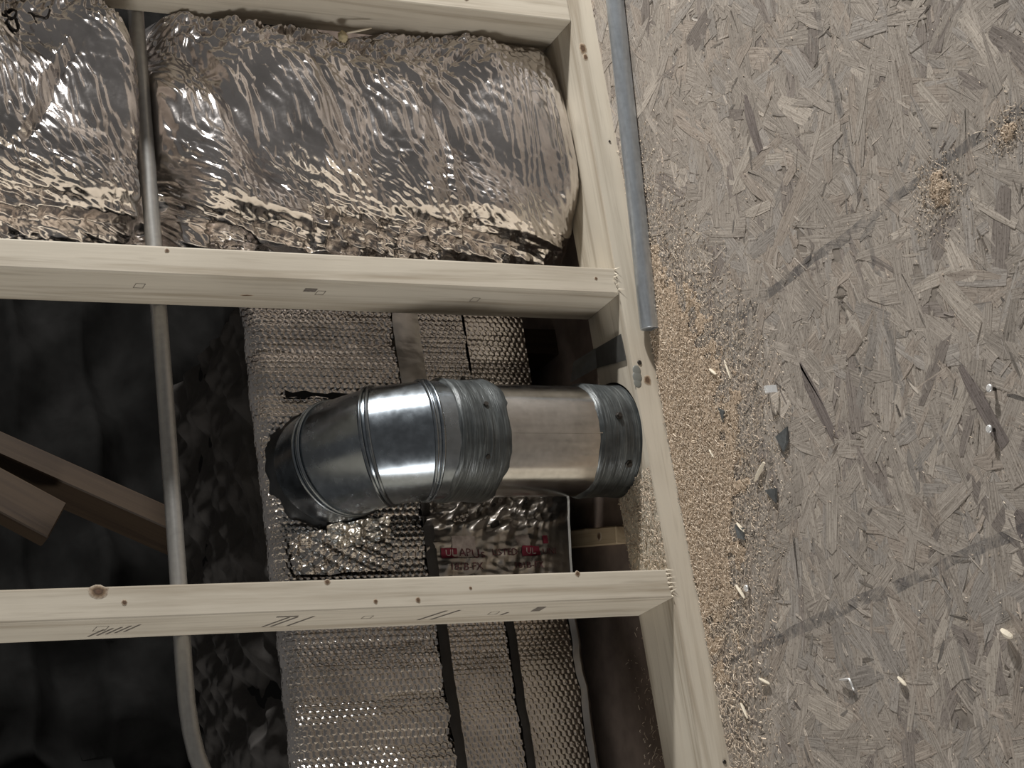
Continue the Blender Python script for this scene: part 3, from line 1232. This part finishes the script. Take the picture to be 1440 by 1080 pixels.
cnt = 0
while cnt < 19000:
    x = rnd.uniform(-.32, .62)
    y = rnd.uniform(-.80, -.001)
    dn = float(density(np.array(x), np.array(y)))
    if rnd.random() > dn ** 1.25:
        continue
    cnt += 1
    L = rnd.uniform(.0012, .0040) if rnd.random() < .93 else rnd.uniform(.004, .009)
    grain(x, y, lift(x, y) + rnd.uniform(-.0006, .0008), L, rnd.uniform(.0005, .0013), rnd.uniform(0, PI), rnd.uniform(-.35, .35), dust_tone(), rnd.uniform(0, .0006))
# sparse crumbs over the rest of the board, the plate top by the duct and the floor behind
for i in range(1500):
    x, y = rnd.uniform(-.4, .9), rnd.uniform(-.95, -.004)
    grain(x, y, .0016, rnd.uniform(.0012, .004), rnd.uniform(.0005, .0012), rnd.uniform(0, PI), rnd.uniform(-.2, .2), tuple(q * .95 for q in dust_tone()), 0)
FRONT = (DV, DF, DC)
DV, DF, DC = [], [], []
for i in range(1500):
    x = rnd.uniform(.037, .17)
    y = rnd.uniform(.001, .088)
    if (x - PC[0]) ** 2 + (y - PC[1]) ** 2 < PR ** 2:
        continue
    grain(x, y, ZT + rnd.uniform(.0002, .0022), rnd.uniform(.0014, .005), rnd.uniform(.0006, .0014), rnd.uniform(0, PI), rnd.uniform(-.4, .4), dust_tone(), rnd.uniform(0, .0008))
sp_ = arrays('sawdust', np.array(DV), np.array(DF), DUST, None, False, np.array(DC))
tag(sp_, 'tan sawdust covering the plate top between the duct and the near stud', 'sawdust', None, 'stuff')
DV, DF, DC = [], [], []
for i in range(260):
    x, y = rnd.gauss(-.13, .07), rnd.uniform(.092, .20)
    grain(x, y, .0018, rnd.uniform(.002, .009), rnd.uniform(.0007, .0014), rnd.uniform(0, PI), rnd.uniform(-.3, .3), dust_tone(), rnd.uniform(0, .0015))
sp_ = arrays('sawdust', np.array(DV), np.array(DF), DUST, None, False, np.array(DC))
tag(sp_, 'sparse wood curls on the brown floor behind the plate', 'sawdust', None, 'stuff')
DV, DF, DC = FRONT
for i in range(420):
    x, y = rnd.uniform(-.33, .05), -abs(rnd.gauss(0, .05)) - .003
    grain(x, y, .0018, rnd.uniform(.004, .011), rnd.uniform(.0008, .0017), rnd.uniform(0, PI), rnd.uniform(-.25, .25), tuple(q * 1.1 for q in dust_tone()), rnd.uniform(0, .0025))
base_n = len(DV)
# the heap's own body under the loose grains
gx = np.linspace(-.35, .62, 390)
gy = np.linspace(-.80, -.0012, 320)
GX, GY = np.meshgrid(gx, gy, indexing='ij')
dn = density(GX, GY)
patch = dn + (fbm(GX * 60, GY * 60, 12) - .5) * .75
hz = .0010 + .0055 * np.clip(dn - .25, 0, 1) + .0012 * (fbm(GX * 240, GY * 240, 15) - .5) - .0022 * sstep(.62, .50, patch)
keep = (patch > .50).ravel()
hp = np.stack([GX, GY, hz], -1).reshape(-1, 3)
gf = gridfaces(len(gx), len(gy))
gf = gf[keep[gf].all(1)]
used = np.unique(gf)
remap = -np.ones(len(hp), dtype=np.int64)
remap[used] = np.arange(len(used))
tn = .80 + .45 * fbm(GX * 300, GY * 300, 18).ravel()[used]
allV = np.concatenate([np.array(DV), hp[used]])
allF = np.concatenate([np.array(DF), remap[gf] + base_n])
allC = np.concatenate([np.array(DC), np.stack([tn * .42, tn * .325, tn * .235], -1)])
sd = arrays('sawdust', allV, allF, DUST, None, False, allC)
tag(sd, 'tan sawdust heaped along the plate and scattered over the floor', 'sawdust', None, 'stuff')


# torn wood fibres where the studs meet the plate
for root, zs, x0 in ((s2, .04, .441), (s3, .04, .036)):
    V_, F_ = [], []
    for k in range(7):
        c0 = Vector((x0 - .034 * k / 6.0, -.0008, zs + rnd.uniform(-.001, .003)))
        tip = c0 + Vector((rnd.uniform(-.003, .003), -rnd.uniform(.002, .006), rnd.uniform(-.010, .004)))
        k0 = len(V_)
        V_ += [(c0 + Vector((.0011, 0, 0)))[:], (c0 - Vector((.0011, 0, 0)))[:], (c0 + Vector((0, 0, .0012)))[:], tip[:]]
        F_ += [[k0, k0 + 1, k0 + 3], [k0 + 1, k0 + 2, k0 + 3], [k0 + 2, k0, k0 + 3]]
    tag(arrays('torn_fibre', V_, F_, SPLINTER, root), None, None, None, 'stuff')

# a crumb of yellow foam and a straw of wood caught on the foil wrap by the far stud
bm = bmesh.new()
r = bmesh.ops.create_icosphere(bm, subdivisions=3, radius=.0085)
for v_ in r['verts']:
    k_ = 1 + .5 * (float(vnoise(np.array(v_.co.x * 420 + 9), np.array(v_.co.y * 420 + v_.co.z * 300), 5)) - .5)
    v_.co = Vector((v_.co.x * k_ * .9 + .782, v_.co.y * k_ * .8 + .052, v_.co.z * k_ * .8 + .357))
o = from_bm('foam_crumb', bm, plain('yellow_foam', (.52, .44, .28), .9, 0, .1, .3, 200, .4), None, True)
tag(o, 'yellowish foam crumb caught between the foil wrap and the far stud', 'foam crumb')
o = tube('wood_straw', [(.786, .048, .352), (.790, .046, .335), (.7945, .044, .318)], [.0012, .0015, .0009], SPLINTER, None, 6)
tag(o, 'thin straw of wood beside the yellow foam crumb on the foil wrap', 'splinter')

# ------------------------------------------------------------------ loose bits on the floor
def sliver(name, p0, p1, w_, mat, label, cat, group, h=None, z=.0018, bend=0.0):
    """a broken splinter: tapered, faceted"""
    p0, p1 = Vector((*p0, z + w_ * .5)), Vector((*p1, z + w_ * .5 + bend))
    mid = (p0 + p1) / 2 + Vector((0, 0, bend * .4))
    pts_ = [p0, p0.lerp(mid, .5), mid, mid.lerp(p1, .6), p1]
    o = tube(name, pts_, [w_ * .32, w_ * .5, w_ * .52, w_ * .45, w_ * .22], mat, None, 5, True, False)
    return tag(o, label, cat, group)


G1 = 'wood splinters lying loose on the floor'
sliver('wood_splinter', (.110, -.194), (.0955, -.168), .0048, SPLINTER, 'pale matchstick sized splinter on the sawdust edge, right of the slate flakes', 'splinter', G1)
sliver('wood_splinter', (.255, -.153), (.229, -.158), .0026, SPLINTER, 'thin pale sliver standing out on the sawdust heap near the tube end', 'splinter', G1)
sliver('wood_splinter', (.256, -.120), (.245, -.131), .0042, SPLINTER, 'short white chip on the sawdust heap by the notched duct', 'splinter', G1)
sliver('wood_splinter', (-.010, -.089), (-.029, -.101), .0042, SPLINTER, 'pale curved chip at the near end of the sawdust heap', 'splinter', G1)
sliver('wood_splinter', (-.126, -.100), (-.137, -.119), .0038, SPLINTER, 'pale chip beside the printed line at the lower left of the floor', 'splinter', G1)
sliver('wood_splinter', (-.184, -.356), (-.195, -.366), .0042, SPLINTER, 'stubby pale chip alone on bare board, in front of the bent staple', 'splinter', G1)
sliver('wood_splinter', (-.178, -.533), (-.189, -.548), .0070, SPLINTER, 'brightest white stub of wood on bare board, nearest the camera', 'splinter', G1, bend=.003)
sliver('wood_splinter', (-.145, -.052), (-.165, -.060), .0036, SPLINTER, 'thin sliver close to the plate below the sawdust heap', 'splinter', G1)
sliver('wood_splinter', (.165, -.085), (.150, -.093), .0034, SPLINTER, 'white splinter in the middle of the sawdust heap', 'splinter', G1)
sliver('wood_splinter', (.060, -.115), (.046, -.126), .0040, SPLINTER, 'white splinter touching a slate flake at the heap edge', 'splinter', G1)

# bent staple: two wires
o = tube('bent_staple', [(-.164, -.255, .004), (-.1655, -.266, .0055), (-.167, -.2745, .006), (-.173, -.2755, .005), (-.180, -.275, .003)], .0013, SHINY, None, 8)
tag(o, 'shiny bent wire staple lying on bare board', 'staple')


def nail(name, c, h, r, lean, label):
    rt = empty(name, (c[0], c[1], 0), label, 'nail', 'bright nails sticking up from the board')
    top = Vector((c[0] + lean[0], c[1] + lean[1], h))
    bot = Vector((c[0], c[1], -.001))
    dv = (top - bot).normalized()
    tube('nail_shank', [bot, top], r * .5, NAIL, rt, 8)
    tube('nail_top', [top - dv * .0005, top + dv * .0012, top + dv * .0018], [r, r, r * .7], SHINY, rt, 12)
    return rt


nail('floor_nail', (.050, -.598), .0075, .0042, (.001, 0), 'bright nail head sticking up near the front, farther one of the pair')
nail('floor_nail', (.012, -.584), .0075, .0042, (.001, 0), 'bright nail head sticking up near the front, nearer one of the pair')
nail('floor_nail', (-.020, -.112), .0060, .0042, (0, 0), 'bright nail head sticking up beside the near end of the sawdust')

# crimped metal clip
cl = empty('metal_clip', (.18, -.238, 0), 'shiny bent metal clip on the board at the edge of the sawdust', 'clip')
bm = bmesh.new()
prof = [(.000, .002), (.004, .010), (.009, .0115), (.014, .009), (.0155, .004)]
for i in range(len(prof) - 1):
    (a0_, h0), (a1_, h1) = prof[i], prof[i + 1]
    vs = []
    for (q, h_) in ((a0_, h0), (a1_, h1)):
        for s_ in (-1, 1):
            vs.append(bm.verts.new((.188 - .0 * q + s_ * .0045 - q * .35, -.228 - q * 1.25, h_)))
    bm.faces.new([vs[0], vs[1], vs[3], vs[2]])
bmesh.ops.remove_doubles(bm, verts=bm.verts, dist=.00001)
r = bmesh.ops.solidify(bm, geom=list(bm.faces), thickness=.0010)
from_bm('clip_band', bm, SHINY, cl, False)
tube('clip_tooth', [(.189, -.226, .001), (.1895, -.2255, .0065)], [.0016, .0009], SHINY, cl, 6)

# slate-grey flakes
G2 = 'slate grey flakes on the board'
for tri, lb in ((((.134, -.252), (.130, -.227), (.109, -.235), (.118, -.247)), 'largest slate grey flake, beside the shiny clip side of the heap'),
                (((.079, -.184), (.074, -.208), (.058, -.201)), 'triangular slate grey flake next to the matchstick splinter'),
                (((.060, -.110), (.050, -.126), (.036, -.124), (.042, -.112)), 'slate grey flake at the sawdust edge touching a white splinter'),
                (((.205, -.122), (.196, -.134), (.184, -.126)), 'small slate grey flake inside the sawdust heap')):
    bm = bmesh.new()
    lo = [bm.verts.new((x, y, .0022)) for x, y in tri]
    hi = [bm.verts.new((x * .98 + .02 * tri[0][0], y * .98 + .02 * tri[0][1], .0042 + .0012 * (k % 2))) for k, (x, y) in enumerate(tri)]
    bm.faces.new(lo[::-1])
    bm.faces.new(hi)
    for i in range(len(tri)):
        j = (i + 1) % len(tri)
        bm.faces.new([lo[i], lo[j], hi[j], hi[i]])
    o = from_bm('slate_flake', bm, SHARD)
    tag(o, lb, 'flake', G2)

# ------------------------------------------------------------------ handwriting on the foil wrap
def stroke(pts_, wdt):
    """pts in (arc, height) on the wrap"""
    return tube('marker_stroke', [on_foil(s_, z_, .0012) for s_, z_ in pts_], wdt, MARKER, fd, 6)


def arc_pts(cs, cz, rs, rz, n=18):
    return [(cs + rs * math.cos(k * 2 * PI / n), cz + rz * math.sin(k * 2 * PI / n)) for k in range(n + 1)]


stroke(arc_pts(-.0815, .7875, .0080, .0062), .0015)
stroke(arc_pts(-.0640, .7865, .0090, .0070), .0015)
stroke([(-.086, .765), (-.080, .761), (-.074, .756), (-.069, .750)], .0014)
stroke([(-.069, .750), (-.072, .745), (-.078, .743), (-.083, .7435)], .0012)
